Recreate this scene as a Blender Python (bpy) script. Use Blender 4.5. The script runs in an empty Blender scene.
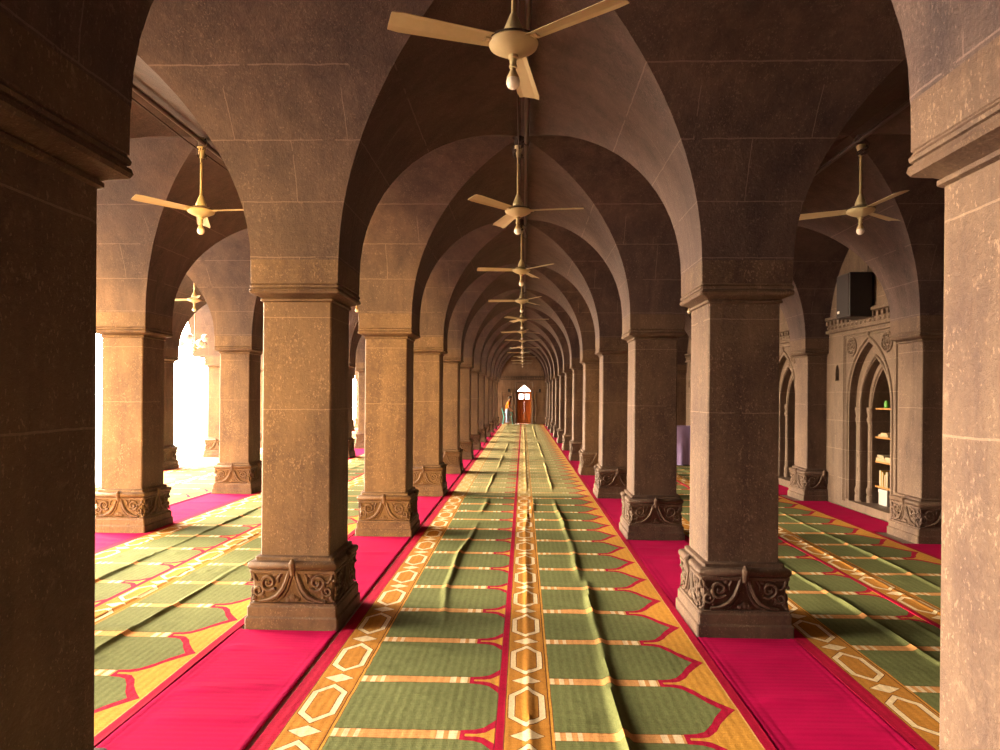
import bpy, bmesh, math, random
from mathutils import Vector, Matrix
random.seed(7)
PI = math.pi
scene = bpy.context.scene
COL = scene.collection

# ------------------------------------------------------------------ layout
S = 3.03                       # bay size both ways
Y1 = 4.835                     # centre of the first full row of pillars
def rowy(k): return Y1 + (k - 1) * S
NROW = 11                      # last free-standing row
YFAR = rowy(NROW + 1) - .30    # face of the end wall
YBACK = rowy(-1) + .30
LINES = [-2.5, -1.5, -.5, .5]     # pillar lines in bays
A_HALF = 1.215                 # half clear span between impost blocks
Z_SPRING, Z_APEX = 2.50, 4.02
XWALL = 4.73
XPIL = 1.5 * S + .125           # pilasters on the right wall stand a little further out
XFAC = -2.5 * S - .30
ORD = ['zeroth', 'first', 'second', 'third', 'fourth', 'fifth', 'sixth', 'seventh', 'eighth', 'ninth', 'tenth', 'eleventh', 'twelfth', 'thirteenth']

# ------------------------------------------------------------------ object helpers
def link(name, me, mat=None, parent=None):
    o = bpy.data.objects.new(name, me); COL.objects.link(o)
    if mat is not None and len(me.materials) == 0: me.materials.append(mat)
    if parent is not None: o.parent = parent
    return o
def mesh_of(bm, name, smooth=None):
    bmesh.ops.recalc_face_normals(bm, faces=bm.faces)
    me = bpy.data.meshes.new(name); bm.to_mesh(me); bm.free()
    if smooth is not None:
        me.polygons.foreach_set('use_smooth', [True] * len(me.polygons))
        me.set_sharp_from_angle(angle=math.radians(smooth))
    return me
def obj(name, bm, mat, parent=None, smooth=None):
    return link(name, mesh_of(bm, name, smooth), mat, parent)
def thing(name, label, cat, loc=(0, 0, 0), rz=0, group=None):
    o = bpy.data.objects.new(name, None); COL.objects.link(o)
    o.location = loc; o.rotation_euler = (0, 0, rz); o.empty_display_size = .1
    return tag(o, label, cat, group)
def tag(o, label, cat, group=None, kind='thing'):
    o['label'] = label; o['category'] = cat; o['kind'] = kind
    if group: o['group'] = group
    return o
def struct(name, bm, mat, smooth=None):
    o = obj(name, bm, mat, None, smooth); o['kind'] = 'structure'; return o
def dup(root, loc, rz, label, group=None):
    r = root.copy(); COL.objects.link(r); r.location = loc; r.rotation_euler = (0, 0, rz); r['label'] = label
    if group: r['group'] = group
    for ch in list(root.children):
        c = ch.copy(); COL.objects.link(c); c.parent = r
        for g in list(ch.children):
            d = g.copy(); COL.objects.link(d); d.parent = c
    return r

# ------------------------------------------------------------------ bmesh shapes
def box(bm, x0, x1, y0, y1, z0, z1, bev=0):
    vs = [bm.verts.new((x, y, z)) for z in (z0, z1) for y in (y0, y1) for x in (x0, x1)]
    fs = [bm.faces.new([vs[i] for i in f]) for f in ((0, 2, 3, 1), (4, 5, 7, 6), (0, 1, 5, 4), (2, 6, 7, 3), (0, 4, 6, 2), (1, 3, 7, 5))]
    if bev:
        es = set(e for f in fs for e in f.edges)
        bmesh.ops.bevel(bm, geom=list(es), offset=bev, segments=2, affect='EDGES', profile=.5)
def lathe(bm, prof, n=20, c=(0, 0, 0)):
    rings = []
    for r, z in prof:
        if r < 1e-5: rings.append([bm.verts.new((c[0], c[1], c[2] + z))])
        else: rings.append([bm.verts.new((c[0] + r * math.cos(2 * PI * i / n), c[1] + r * math.sin(2 * PI * i / n), c[2] + z)) for i in range(n)])
    for a, b in zip(rings, rings[1:]):
        for i in range(n):
            j = (i + 1) % n
            if len(a) == 1 and len(b) == 1: continue
            if len(a) == 1: bm.faces.new((a[0], b[j], b[i]))
            elif len(b) == 1: bm.faces.new((a[i], a[j], b[0]))
            else: bm.faces.new((a[i], a[j], b[j], b[i]))
    for rg, fl in ((rings[0], 1), (rings[-1], 0)):
        if len(rg) > 2: bm.faces.new(rg[::-1] if fl else rg)
def tube(bm, pts, r, n=6):
    pts = [Vector(p) for p in pts]
    rr = r if isinstance(r, (list, tuple)) else [r] * len(pts)
    rings = []; up = None
    for i, p in enumerate(pts):
        t = (pts[min(i + 1, len(pts) - 1)] - pts[max(i - 1, 0)]).normalized()
        if up is None:
            up = t.orthogonal().normalized()
        up = (up - t * up.dot(t))
        if up.length < 1e-4: up = t.orthogonal()
        up.normalize(); sd = t.cross(up)
        rings.append([bm.verts.new(p + (up * math.cos(2 * PI * k / n) + sd * math.sin(2 * PI * k / n)) * rr[i]) for k in range(n)])
    for a, b in zip(rings, rings[1:]):
        for k in range(n):
            bm.faces.new((a[k], a[(k + 1) % n], b[(k + 1) % n], b[k]))
    bm.faces.new(rings[0][::-1]); bm.faces.new(rings[-1])
def blob(bm, c, r, sub=2):
    m = Matrix.Translation(c) @ Matrix.Diagonal((r[0], r[1], r[2], 1))
    bmesh.ops.create_icosphere(bm, subdivisions=sub, radius=1, matrix=m)
def sqloft(bm, prof, ch=.010):
    """stack of chamfered squares: prof = [(half, z)]"""
    rings = []
    for h, z in prof:
        c = min(ch, h * .3)
        q = [(h, -h + c), (h, h - c), (h - c, h), (-h + c, h), (-h, h - c), (-h, -h + c), (-h + c, -h), (h - c, -h)]
        rings.append([bm.verts.new((x, y, z)) for x, y in q])
    for a, b in zip(rings, rings[1:]):
        for i in range(8):
            bm.faces.new((a[i], a[(i + 1) % 8], b[(i + 1) % 8], b[i]))
    bm.faces.new(rings[0][::-1]); bm.faces.new(rings[-1])

# ------------------------------------------------------------------ node helpers
class NT:
    def __init__(s, name, rough=.8, spec=.3):
        s.m = bpy.data.materials.new(name); s.m.use_nodes = True
        s.t = s.m.node_tree; s.b = s.t.nodes['Principled BSDF']
        s.b.inputs['Roughness'].default_value = rough
        s.b.inputs['Specular IOR Level'].default_value = spec
    def node(s, ty, **kw):
        n = s.t.nodes.new(ty)
        for k, v in kw.items(): setattr(n, k, v)
        return n
    def put(s, sock, v):
        if isinstance(v, E): s.t.links.new(v.s, sock)
        elif isinstance(v, bpy.types.NodeSocket): s.t.links.new(v, sock)
        else: sock.default_value = v
    def math(s, op, a, b=0.0, c=None):
        n = s.node('ShaderNodeMath', operation=op)
        s.put(n.inputs[0], a); s.put(n.inputs[1], b)
        if c is not None: s.put(n.inputs[2], c)
        return E(s, n.outputs[0])
    def mix(s, f, a, b, mode='MIX'):
        n = s.node('ShaderNodeMix', data_type='RGBA', blend_type=mode)
        s.put(n.inputs[0], f)
        for k, v in ((6, a), (7, b)):
            if isinstance(v, tuple): v = (*v[:3], 1)
            s.put(n.inputs[k], v)
        return n.outputs[2]
    def noise(s, vec, scale, detail=4, rough=.55, dist=0):
        n = s.node('ShaderNodeTexNoise'); s.put(n.inputs['Vector'], vec)
        n.inputs['Scale'].default_value = scale; n.inputs['Detail'].default_value = detail
        n.inputs['Roughness'].default_value = rough; n.inputs['Distortion'].default_value = dist
        return E(s, n.outputs['Fac'])
    def noise_vec(s, vec, scale, amt):
        n = s.node('ShaderNodeTexNoise'); s.put(n.inputs['Vector'], vec); n.inputs['Scale'].default_value = scale
        a = s.node('ShaderNodeVectorMath', operation='MULTIPLY_ADD'); s.put(a.inputs[0], n.outputs['Color']); a.inputs[1].default_value = (amt, amt, amt); s.put(a.inputs[2], vec)
        return a.outputs[0]
    def voronoi(s, vec, scale, feature='F1'):
        n = s.node('ShaderNodeTexVoronoi', feature=feature); s.put(n.inputs['Vector'], vec)
        n.inputs['Scale'].default_value = scale
        return E(s, n.outputs['Distance'])
    def ramp(s, f, stops, interp='LINEAR'):
        n = s.node('ShaderNodeValToRGB'); cr = n.color_ramp; cr.interpolation = interp
        while len(cr.elements) < len(stops): cr.elements.new(.5)
        for e, (p, c) in zip(cr.elements, stops):
            e.position = p; e.color = (c, c, c, 1) if not isinstance(c, tuple) else (*c, 1)
        s.put(n.inputs[0], f); return n.outputs[0]
    def scale(s, vec, v):
        n = s.node('ShaderNodeVectorMath', operation='MULTIPLY'); s.put(n.inputs[0], vec); n.inputs[1].default_value = v
        return n.outputs[0]
    def bump(s, h, strength, dist):
        n = s.node('ShaderNodeBump'); s.put(n.inputs['Height'], h)
        n.inputs['Strength'].default_value = strength; n.inputs['Distance'].default_value = dist
        s.t.links.new(n.outputs[0], s.b.inputs['Normal'])
    def color(s, c):
        if isinstance(c, tuple): s.b.inputs['Base Color'].default_value = (*c, 1)
        else: s.put(s.b.inputs['Base Color'], c)
class E:
    def __init__(s, t, sock): s.t, s.s = t, sock
    def _o(s, op, b): return s.t.math(op, s, b)
    def __add__(s, b): return s._o('ADD', b)
    def __sub__(s, b): return s._o('SUBTRACT', b)
    def __rsub__(s, b): return s.t.math('SUBTRACT', b, s)
    def __mul__(s, b): return s._o('MULTIPLY', b)
    __radd__ = __add__; __rmul__ = __mul__
    def __truediv__(s, b): return s._o('DIVIDE', b)
    def lt(s, b): return s._o('LESS_THAN', b)
    def gt(s, b): return s._o('GREATER_THAN', b)
    def abs(s): return s._o('ABSOLUTE', 0.0)
    def frac(s): return s._o('FRACT', 0.0)
    def floor(s): return s._o('FLOOR', 0.0)
    def min(s, b): return s._o('MINIMUM', b)
    def max(s, b): return s._o('MAXIMUM', b)
    def between(s, a, b): return s.gt(a) * s.lt(b)
    def sin(s): return s._o('SINE', 0.0)

# ------------------------------------------------------------------ materials
def stone(name, dark, light, joints=None, course=None, fleck=1.0, vert=True, rough=.62):
    m = NT(name, rough, .32)
    tc = m.node('ShaderNodeTexCoord'); oi = m.node('ShaderNodeObjectInfo')
    off = m.node('ShaderNodeVectorMath', operation='SCALE'); off.inputs[0].default_value = (13, 7, 0)
    m.put(off.inputs[3], oi.outputs['Random'])
    ad = m.node('ShaderNodeVectorMath', operation='ADD'); m.put(ad.inputs[0], tc.outputs['Object']); m.put(ad.inputs[1], off.outputs[0])
    P = ad.outputs[0]
    big = m.noise(P, 1.6, 5, .6)
    streak = m.noise(m.scale(P, (7, 7, 1.2)), 1.0, 5, .65, .4)
    fine = m.noise(P, 38, 4, .7)
    f = (big * .55 + streak * .55 + fine * .25 - .22)
    c = m.mix(m.ramp(f, [(.25, 0.0), (.75, 1.0)]), dark, light)
    # pale worn flecks and pits
    fl = m.noise(m.scale(P, (1, 1, .6)), 90, 3, .6)
    gate = m.noise(P, 4.5, 4, .65)
    fleck_m = (fl + gate * .35).gt(.81) * fleck
    c = m.mix(fleck_m * .30, c, tuple(min(1, v * 2.0 + .05) for v in light))
    dust = m.ramp(m.noise(P, 17, 6, .75), [(.56, 0.0), (.74, 1.0)])
    c = m.mix(m.math('MULTIPLY', dust, .42 * fleck), c, tuple(min(1, v * 1.6 + .03) for v in light))
    sep = m.node('ShaderNodeSeparateXYZ'); m.put(sep.inputs[0], tc.outputs['Object'])
    x, y, z = (E(m, sep.outputs[k]) for k in range(3))
    wob = m.noise(P, 9, 2) * .012 - .006
    jm = None
    if joints:
        for zz in joints:
            t = (z + wob - zz).abs().lt(.0035)
            jm = t if jm is None else jm.max(t)
    if course:
        q = (z + wob) / course
        jm = (q.frac() - .5).abs().gt(.5 - .0035 / course) * z.lt(3.75)
        if vert:
            sh = q.floor() * .5
            for ax in (x, y):
                t = ((ax + wob) / .74 + sh).frac()
                tm = (t - .5).abs().gt(.5 - .004)
                # only on faces that run along this axis
                ge = m.node('ShaderNodeNewGeometry'); sn = m.node('ShaderNodeSeparateXYZ'); m.put(sn.inputs[0], ge.outputs['True Normal'])
                other = E(m, sn.outputs[1 if ax is x else 0]).abs().gt(.35)
                jm = jm.max(tm * other * z.lt(3.5))
    if jm is not None:
        gate2 = m.noise(P, 3.2, 2).gt(.38)
        c = m.mix(jm * gate2 * .38, c, tuple(min(1, v * 1.5 + .06) for v in light))
    m.color(c)
    pits = m.noise(P, 70, 3, .7)
    h = pits * .5 + fine * .6 + streak * .5
    if jm is not None: h = h - jm * .6
    m.bump(h, .55, .012)
    return m.m

M_PILLAR = stone('pillar_stone', (.034, .0170, .0185), (.138, .094, .064), joints=(1.49, 2.12))
M_CARVE = stone('carved_stone', (.033, .0165, .0175), (.138, .094, .062), fleck=.8)
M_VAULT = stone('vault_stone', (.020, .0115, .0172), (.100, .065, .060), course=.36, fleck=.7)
M_WALL = stone('wall_stone', (.055, .036, .029), (.160, .112, .082), course=.42, fleck=.6)
M_ENDWALL_LIT = stone('end_wall_stone_lit', (.10, .062, .045), (.30, .20, .135), course=.42, fleck=.6)  # wall stone lightened to stand in for light on the end wall
M_FLOOR = stone('floor_stone', (.16, .125, .10), (.30, .24, .20), fleck=.4)

def rug_material(name='prayer_rug_weave', pale=False):
    m = NT(name, .95, .08)
    uv = m.node('ShaderNodeUVMap'); uv.uv_map = 'UVMap'
    sp = m.node('ShaderNodeSeparateXYZ'); m.put(sp.inputs[0], uv.outputs[0])
    tc = m.node('ShaderNodeTexCoord'); P = tc.outputs['Object']
    jig = m.noise(P, 6, 2) * .010 - .005
    u = E(m, sp.outputs[0]) + jig * .6; v = E(m, sp.outputs[1]) + jig
    vf = ((v - .10) / .61).frac() * .61 - .305
    av = vf.abs(); b = .305 - av                      # b: distance from a separator
    gold, gold2 = (.46, .235, .042), (.36, .165, .030)
    green, crim, cream, brown = (.118, .140, .058), (.30, .004, .034), (.64, .52, .34), (.11, .04, .015)
    salmon = (.50, .26, .10)
    if pale: green, gold, gold2, salmon, cream = (.225, .225, .100), (.48, .27, .07), (.36, .24, .08), (.46, .30, .13), (.60, .50, .32)
    c = m.mix(u.between(.045, .262), gold, gold2)
    # separator tint and field
    win = E(m, m.ramp((u - .88) / .34, [(0, .262 / .4), (.20, .254 / .4), (.33, .232 / .4), (.48, .160 / .4), (.60, .080 / .4), (.76, 0.0), (1, 0.0)]))* .4
    wout = E(m, m.ramp((u - .88) / .34, [(0, .31 / .4), (.075, .31 / .4), (.090, .294 / .4), (.24, .294 / .4), (.353, .282 / .4), (.5, .228 / .4), (.62, .152 / .4), (.80, .066 / .4), (.96, 0.0), (1, 0.0)])) * .4
    c = m.mix(u.between(.28, .885), c, salmon)
    c = m.mix(u.between(.28, .885) * av.lt(.266), c, brown)
    c = m.mix(u.gt(.885) * u.lt(1.216) * av.lt(wout), c, crim)
    c = m.mix(u.gt(.885) * u.lt(1.2) * av.lt(win), c, green)
    fld = u.between(.283, .8855) * av.lt(.262)
    c = m.mix(fld, c, green)
    st = None
    for a, bb in ((.285, .308), (.335, .362), (.390, .412), (.775, .808), (.832, .872)):
        t = (u + vf * 0).between(a, bb); st = t if st is None else st.max(t)
    st = st * av.gt(.266)
    c = m.mix(st, c, cream)
    # chain of elongated hexagons and diamonds along the near-left border
    du = (u - .154).abs()
    hx = (du - .092).max((av - .225 + du * 1.09) * .68)
    c = m.mix(hx.lt(.005), c, brown)
    c = m.mix(hx.lt(0.0), c, cream)
    c = m.mix(hx.lt(-.030), c, brown)
    c = m.mix(hx.lt(-.034), c, gold2)
    dm = du / .080 + b / .056
    c = m.mix(dm.lt(1.08), c, brown); c = m.mix(dm.lt(1.0), c, cream)
    c = m.mix(u.between(.262, .268), c, brown)
    c = m.mix(u.between(.044, .049), c, brown)
    if pale:        # far lengths: paler ground, partly for stronger light there; near-plain border, cross lines
        c = m.mix(u.between(.045, .262) * .45, c, (.34, .28, .11))
        ln = ((v - .10) / .122).frac().lt(.16)
        c = m.mix(ln * u.between(.05, 1.0) * .55, c, (.50, .40, .22))
    grit = m.ramp(m.noise(P, 95, 4, .8), [(.55, 0.0), (.70, 1.0)])
    c = m.mix(m.math('MULTIPLY', grit, .35), c, (.20, .13, .05))
    edge = u.lt(.044).max(u.gt(1.220))
    c = m.mix(edge, c, crim)
    c = m.mix(u.between(1.214, 1.222), c, salmon)
    # weave: ribs along the length, fine speckle, wear
    rib = (u * (2 * PI / .047)).sin() * .5 + .5
    rib2 = (v * (2 * PI / .016)).sin() * .5 + .5
    spk = m.noise(m.scale(P, (1, .6, 1)), 150, 3, .75)
    wear = m.noise(P, 2.3, 5, .65)
    mid = m.noise(m.scale(P, (1, .5, 1)), 55, 4, .7)
    g = rib * .10 + spk * .60 + mid * .70 + wear * .50 + rib2 * .05 + .04
    n = m.node('ShaderNodeMix', data_type='RGBA', blend_type='MULTIPLY'); n.inputs[0].default_value = 1
    m.put(n.inputs[6], c); cc = m.node('ShaderNodeCombineColor')
    for k in range(3): m.put(cc.inputs[k], g)
    m.put(n.inputs[7], cc.outputs[0])
    m.color(n.outputs[2])
    m.bump(rib * .3 + spk * .6 + rib2 * .2 + m.noise(P, 14, 3) * 1.5, .35, .006)
    return m.m
M_RUG = rug_material()
M_RUG_PALE = rug_material('pale_rug_weave', True)

def cloth(name, col, ribs=.02, var=.5):
    m = NT(name, .95, .05); tc = m.node('ShaderNodeTexCoord'); P = tc.outputs['Object']
    sp = m.node('ShaderNodeSeparateXYZ'); m.put(sp.inputs[0], P)
    rib = (E(m, sp.outputs[1]) * (2 * PI / ribs)).sin() * .5 + .5
    f = m.noise(P, 3.0, 4) * var + m.noise(P, 160, 2, .7) * .5 + rib * .15
    c = m.mix(m.ramp(f, [(.2, 0.0), (.9, 1.0)]), tuple(v * .72 for v in col), tuple(min(1, v * 1.2) for v in col))
    m.color(c); m.bump(f + rib * .3, .3, .005)
    return m.m
M_PINK = cloth('magenta_runner', (.33, .0028, .058), .045, .7)
M_CRIM = cloth('crimson_edge', (.66, .010, .085))
M_VIOLET = cloth('violet_cloth', (.30, .24, .52))

def plain(name, col, rough=.5, metal=0, spec=.4, var=.15, scale=20):
    m = NT(name, rough, spec); tc = m.node('ShaderNodeTexCoord')
    f = m.noise(tc.outputs['Object'], scale, 3)
    m.color(m.mix(f, tuple(max(0, v * (1 - var)) for v in col), tuple(min(1, v * (1 + var)) for v in col)))
    m.b.inputs['Metallic'].default_value = metal
    return m.m
M_FAN = plain('cream_enamel', (.43, .375, .245), .38, var=.12)
M_FANDARK = plain('dark_gap', (.03, .02, .02), .6)
M_ROD = plain('painted_rod', (.38, .31, .18), .45)
M_HOLD = plain('bulb_base_plastic', (.45, .36, .24), .45)
M_BULB = plain('frosted_bulb', (.86, .84, .84), .22, var=.03)
M_PIPE = plain('conduit_paint', (.055, .036, .040), .4)
M_WIRE = plain('dark_wire', (.035, .022, .025), .6)
M_BLACK = plain('black_cabinet', (.012, .010, .014), .45, var=.3)
M_GRILLE = plain('speaker_cloth', (.018, .014, .018), .7, var=.4, scale=300)
M_BADGE = plain('silver_badge', (.7, .68, .66), .3)
M_SHELF = plain('pale_shelf_wood', (.26, .12, .03), .6, var=.25, scale=9)
M_PAPER = plain('white_paper', (.26, .22, .15), .8, var=.08)
M_YELLOW = plain('yellow_cover', (.40, .25, .02), .6)
M_TANBOOK = plain('tan_cover', (.45, .28, .14), .7)
M_GREENOBJ = plain('green_plastic', (.05, .20, .02), .4)
M_BOXW = plain('white_carton', (.30, .29, .30), .7, var=.05)
M_TEAL = plain('teal_plastic', (.10, .40, .38), .35)
M_SKIN = plain('skin', (.30, .16, .09), .6)
M_HAIR = plain('dark_hair', (.015, .011, .010), .6)
M_ORANGE = cloth('orange_shirt', (.62, .13, .008), .01)
M_JEANS = cloth('pale_jeans', (.28, .34, .52), .01)
M_SHOE = plain('white_slipper', (.75, .72, .66), .6)
M_EYE = plain('dark_eye', (.02, .015, .015), .3)
M_COURT = plain('courtyard_paving', (.70, .62, .50), .85, var=.06, scale=.7)
def wood(name, a, b):
    m = NT(name, .5, .35); tc = m.node('ShaderNodeTexCoord')
    f = m.noise(m.scale(tc.outputs['Object'], (9, 9, .8)), 2.5, 5, .6, .8)
    m.color(m.mix(f, a, b)); m.bump(f, .3, .004); return m.m
M_DOOR = wood('door_wood', (.40, .07, .010), (.75, .20, .03))
M_DOORFR = wood('door_frame_wood', (.42, .13, .03), (.66, .27, .07))
gm = NT('window_glass', .05); gm.b.inputs['Transmission Weight'].default_value = 1; gm.b.inputs['IOR'].default_value = 1.05
gm.color((1, 1, 1)); M_GLASS = gm.m

# ------------------------------------------------------------------ vaulted ceiling
RISE = Z_APEX - Z_SPRING
C_OFF = (RISE ** 2 - A_HALF ** 2) / (2 * A_HALF); R_ARC = A_HALF + C_OFF
NARC = 18
TH = math.acos(C_OFF / R_ARC)
half = [(R_ARC * math.cos(TH * i / NARC) - C_OFF, Z_SPRING + R_ARC * math.sin(TH * i / NARC)) for i in range(NARC + 1)]
half[-1] = (0.0, Z_APEX)
def axis(centres):
    out = []          # (pos, tunnel height, bay index, local sample)
    for b, c in enumerate(centres):
        for o, z in half: out.append((c - o, z, b))
        for o, z in half[-2::-1]: out.append((c + o, z, b))
    return out
def build_ceiling():
    cx = [S * j for j in range(-2, 2)]; cy = [(rowy(k) + rowy(k + 1)) / 2 for k in range(-1, NROW + 1)]
    X = axis(cx); Y = axis(cy)
    X = [(cx[-1] + (p - cx[-1]) * (A_HALF + .125) / A_HALF if p > cx[-1] else p, z, b) for p, z, b in X]
    X = [(XFAC - .30, Z_SPRING, -1)] + X + [(XWALL + .01, Z_SPRING, 99)]
    Y = Y[:-1] + [(YFAR, Z_SPRING, Y[-1][2])]
    bm = bmesh.new()
    V = {}
    def vt(i, j):
        if (i, j) not in V: V[i, j] = bm.verts.new((X[i][0], Y[j][0], max(X[i][1], Y[j][1])))
        return V[i, j]
    for i in range(len(X) - 1):
        bx = X[i][2] == X[i + 1][2]
        for j in range(len(Y) - 1):
            by = Y[j][2] == Y[j + 1][2]
            if not bx and not by: continue
            a, b, c, d = vt(i, j), vt(i + 1, j), vt(i + 1, j + 1), vt(i, j + 1)
            if bx and by:
                sx = (X[i][0] + X[i + 1][0]) / 2 - cx[X[i][2]]; sy = (Y[j][0] + Y[j + 1][0]) / 2 - cy[Y[j][2]]
                if sx * sy > 0: bm.faces.new((a, c, b)); bm.faces.new((a, d, c))
                else: bm.faces.new((a, d, b)); bm.faces.new((b, d, c))
            else: bm.faces.new((a, d, c, b))
    # outer face over the open side, then the roof slab that closes the mesh
    ztop = 4.75
    top = []
    for j in range(len(Y)): top.append(bm.verts.new((X[0][0], Y[j][0], ztop)))
    for j in range(len(Y) - 1):
        if (0, j) in V and (0, j + 1) in V and Y[j][2] == Y[j + 1][2]:
            bm.faces.new((V[0, j], V[0, j + 1], top[j + 1], top[j]))
        else:
            p = V.get((0, j)) or bm.verts.new((X[0][0], Y[j][0], Z_SPRING)); q = V.get((0, j + 1)) or bm.verts.new((X[0][0], Y[j + 1][0], Z_SPRING))
            bm.faces.new((p, q, top[j + 1], top[j]))
    x1, y0, y1 = XWALL + .8, Y[0][0] - .01, YFAR + .5
    r = [bm.verts.new(p) for p in ((X[0][0], y0, ztop), (x1, y0, ztop), (x1, y1, ztop), (X[0][0], y1, ztop))]
    bm.faces.new(r)
    me = bpy.data.meshes.new('ceiling'); bm.normal_update(); bm.to_mesh(me); bm.free()
    me.polygons.foreach_set('use_smooth', [True] * len(me.polygons)); me.set_sharp_from_angle(angle=math.radians(14))
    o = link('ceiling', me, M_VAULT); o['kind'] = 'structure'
build_ceiling()

# ------------------------------------------------------------------ floor, courtyard
bm = bmesh.new(); box(bm, XFAC - .9, XWALL + .8, YBACK - .5, YFAR + .6, -.30, 0); struct('floor', bm, M_FLOOR)
bm = bmesh.new(); box(bm, -70, XFAC - .9, -40, 90, -.40, -.12); struct('ground_courtyard', bm, M_COURT)

# ------------------------------------------------------------------ pillars
def make_carving(bm, hw):
    def spiral(cx, cz, r0, r1, turns, a0, sgn):
        n = int(12 * turns)
        return [(cx + sgn * (r0 + (r1 - r0) * i / n) * math.cos(a0 + 2 * PI * turns * i / n), cz + (r0 + (r1 - r0) * i / n) * math.sin(a0 + 2 * PI * turns * i / n)) for i in range(n + 1)]
    for q in range(4):
        ca, sa = round(math.cos(q * PI / 2)), round(math.sin(q * PI / 2))
        def mp(s, z, out=.004):
            x, y = s, -(hw + out)
            return (x * ca - y * sa, x * sa + y * ca, z)
        for sg in (-1, 1):
            T = lambda pts, r, out=.004: tube(bm, [mp(sg * s, z, out) for s, z in pts], r)
            T([(.225, .190), (.16, .200), (.105, .228), (.065, .275), (.040, .335), (.024, .395), (.004, .425)], [.010, .013, .016, .017, .016, .014, .012], .006)
            T([(.145, .186), (.10, .196), (.065, .225), (.038, .27), (.020, .33), (.004, .37)], .009, .001)
            T(spiral(.165, .318, .060, .012, 1.5, -2.4, 1), [.013] * 10 + [.010] * 9, .004)
            T(spiral(.236, .262, .040, .010, 1.4, 2.0, 1), .010, .004)
            T([(.272, .385), (.262, .345), (.240, .322), (.212, .330)], [.008, .011, .011, .008])
            T([(.062, .395), (.085, .375), (.100, .345), (.098, .315)], [.006, .010, .010, .006])
            T([(.285, .190), (.270, .205), (.262, .232)], .008)
            for s, z, r in ((.118, .372, .022), (.200, .388, .020), (.165, .318, .013), (.262, .215, .016), (.205, .222, .016), (.285, .335, .014), (.140, .268, .012)):
                c = mp(sg * s, z, .002); blob(bm, c, tuple((.011 if abs(k) > .5 else r) for k in (sa, ca, 0)), 1)
            c = mp(sg * .030, .203, .004); blob(bm, c, tuple((.012 if abs(k) > .5 else .020) for k in (sa, ca, 0)), 1)
        c = mp(0, .214, .004); blob(bm, c, tuple((.014 if abs(k) > .5 else .028) for k in (sa, ca, 0)), 1)
        tube(bm, [mp(0, .372, .006), mp(0, .415, .020), mp(0, .452, .030), mp(0, .478, .014)], [.020, .022, .024, .010], 8)
def make_pillar(cut=None):
    t = thing('stone_pillar', 'x', 'pillar')
    def obj(name, bm, mat, parent, smooth=None):
        if cut is not None:
            bmesh.ops.bisect_plane(bm, geom=bm.verts[:] + bm.edges[:] + bm.faces[:], plane_co=(cut, 0, 0), plane_no=(1, 0, 0), clear_outer=True)
        return link(name, mesh_of(bm, name, smooth), mat, parent)
    bm = bmesh.new(); sqloft(bm, [(.319, 0), (.319, .083), (.312, .090), (.307, .093), (.307, .155), (.300, .163), (.290, .166)]); obj('plinth', bm, M_CARVE, t)
    bm = bmesh.new(); sqloft(bm, [(.297, .163), (.297, .178), (.277, .184), (.277, .375), (.296, .382), (.297, .400), (.290, .406)], .012); make_carving(bm, .281)
    obj('carved_panel', bm, M_CARVE, t, 40)
    bm = bmesh.new(); sqloft(bm, [(.288, .403), (.300, .412), (.306, .425), (.306, .442), (.300, .454), (.286, .460), (.268, .463), (.268, .484), (.262, .490), (.244, .493)], .012)
    obj('base_moulding', bm, M_CARVE, t, 40)
    bm = bmesh.new(); sqloft(bm, [(.2400, .488), (.2395, .9), (.2385, 1.5), (.2375, 2.235)], .010); obj('shaft', bm, M_PILLAR, t)
    bm = bmesh.new(); sqloft(bm, [(.240, 2.225), (.252, 2.232), (.252, 2.246), (.243, 2.250), (.262, 2.262), (.285, 2.270), (.303, 2.277), (.310, 2.290), (.306, 2.305), (.296, 2.310), (.296, 2.314), (.304, 2.318), (.306, 2.330), (.300, 2.340), (.297, 2.343), (.297, 2.349), (.300, 2.352)], .010)
    obj('capital', bm, M_CARVE, t, 30)
    bm = bmesh.new(); sqloft(bm, [(.299, 2.350), (.3005, 2.505)], .004); obj('impost_block', bm, M_PILLAR, t)
    return t
row_name = {-2.5: 'row at the open courtyard side', -1.5: 'second row left of centre',
            -.5: 'first row left of centre', .5: 'first row right of centre', 1.5: 'row against the right wall'}
special = {(-.5, 0): 'very near dark stone pillar filling the left edge of the view',
           (.5, 0): 'very near stone pillar filling the right edge, its side face lit tan',
           (-.5, 1): 'big brown stone pillar with carved base, nearest full-height one left of the central carpet',
           (.5, 1): 'big dark stone pillar with tan-lit left side, nearest full-height one right of the central carpet',
           (-1.5, 2): 'sunlit stone pillar half hidden beside the dark near pillar at left',
           (-1.5, 3): 'sunlit golden stone pillar with carved base seen between two nearer left pillars',
           (1.5, 2): 'stone pillar against the wall on the near side of the bookshelf niche',
           (1.5, 3): 'stone pillar against the wall on the far side of the bookshelf niche'}
proto = make_pillar(); first = True
for ln in LINES + [1.5]:
    for k in range(0, NROW + 1):
        lab = special.get((ln, k)) or 'carved-base stone pillar, %s from the front, %s' % (ORD[k + 1], row_name[ln])
        loc = (XPIL if ln == 1.5 else ln * S, rowy(k), 0)
        if ln == 1.5 and k == 0: proto = make_pillar(XWALL - XPIL - .003); first = True
        if first: proto.location = loc; proto['label'] = lab; proto['group'] = 'pillars in the ' + row_name[ln]; first = False
        else: dup(proto, loc, 0, lab, 'pillars in the ' + row_name[ln])

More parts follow.
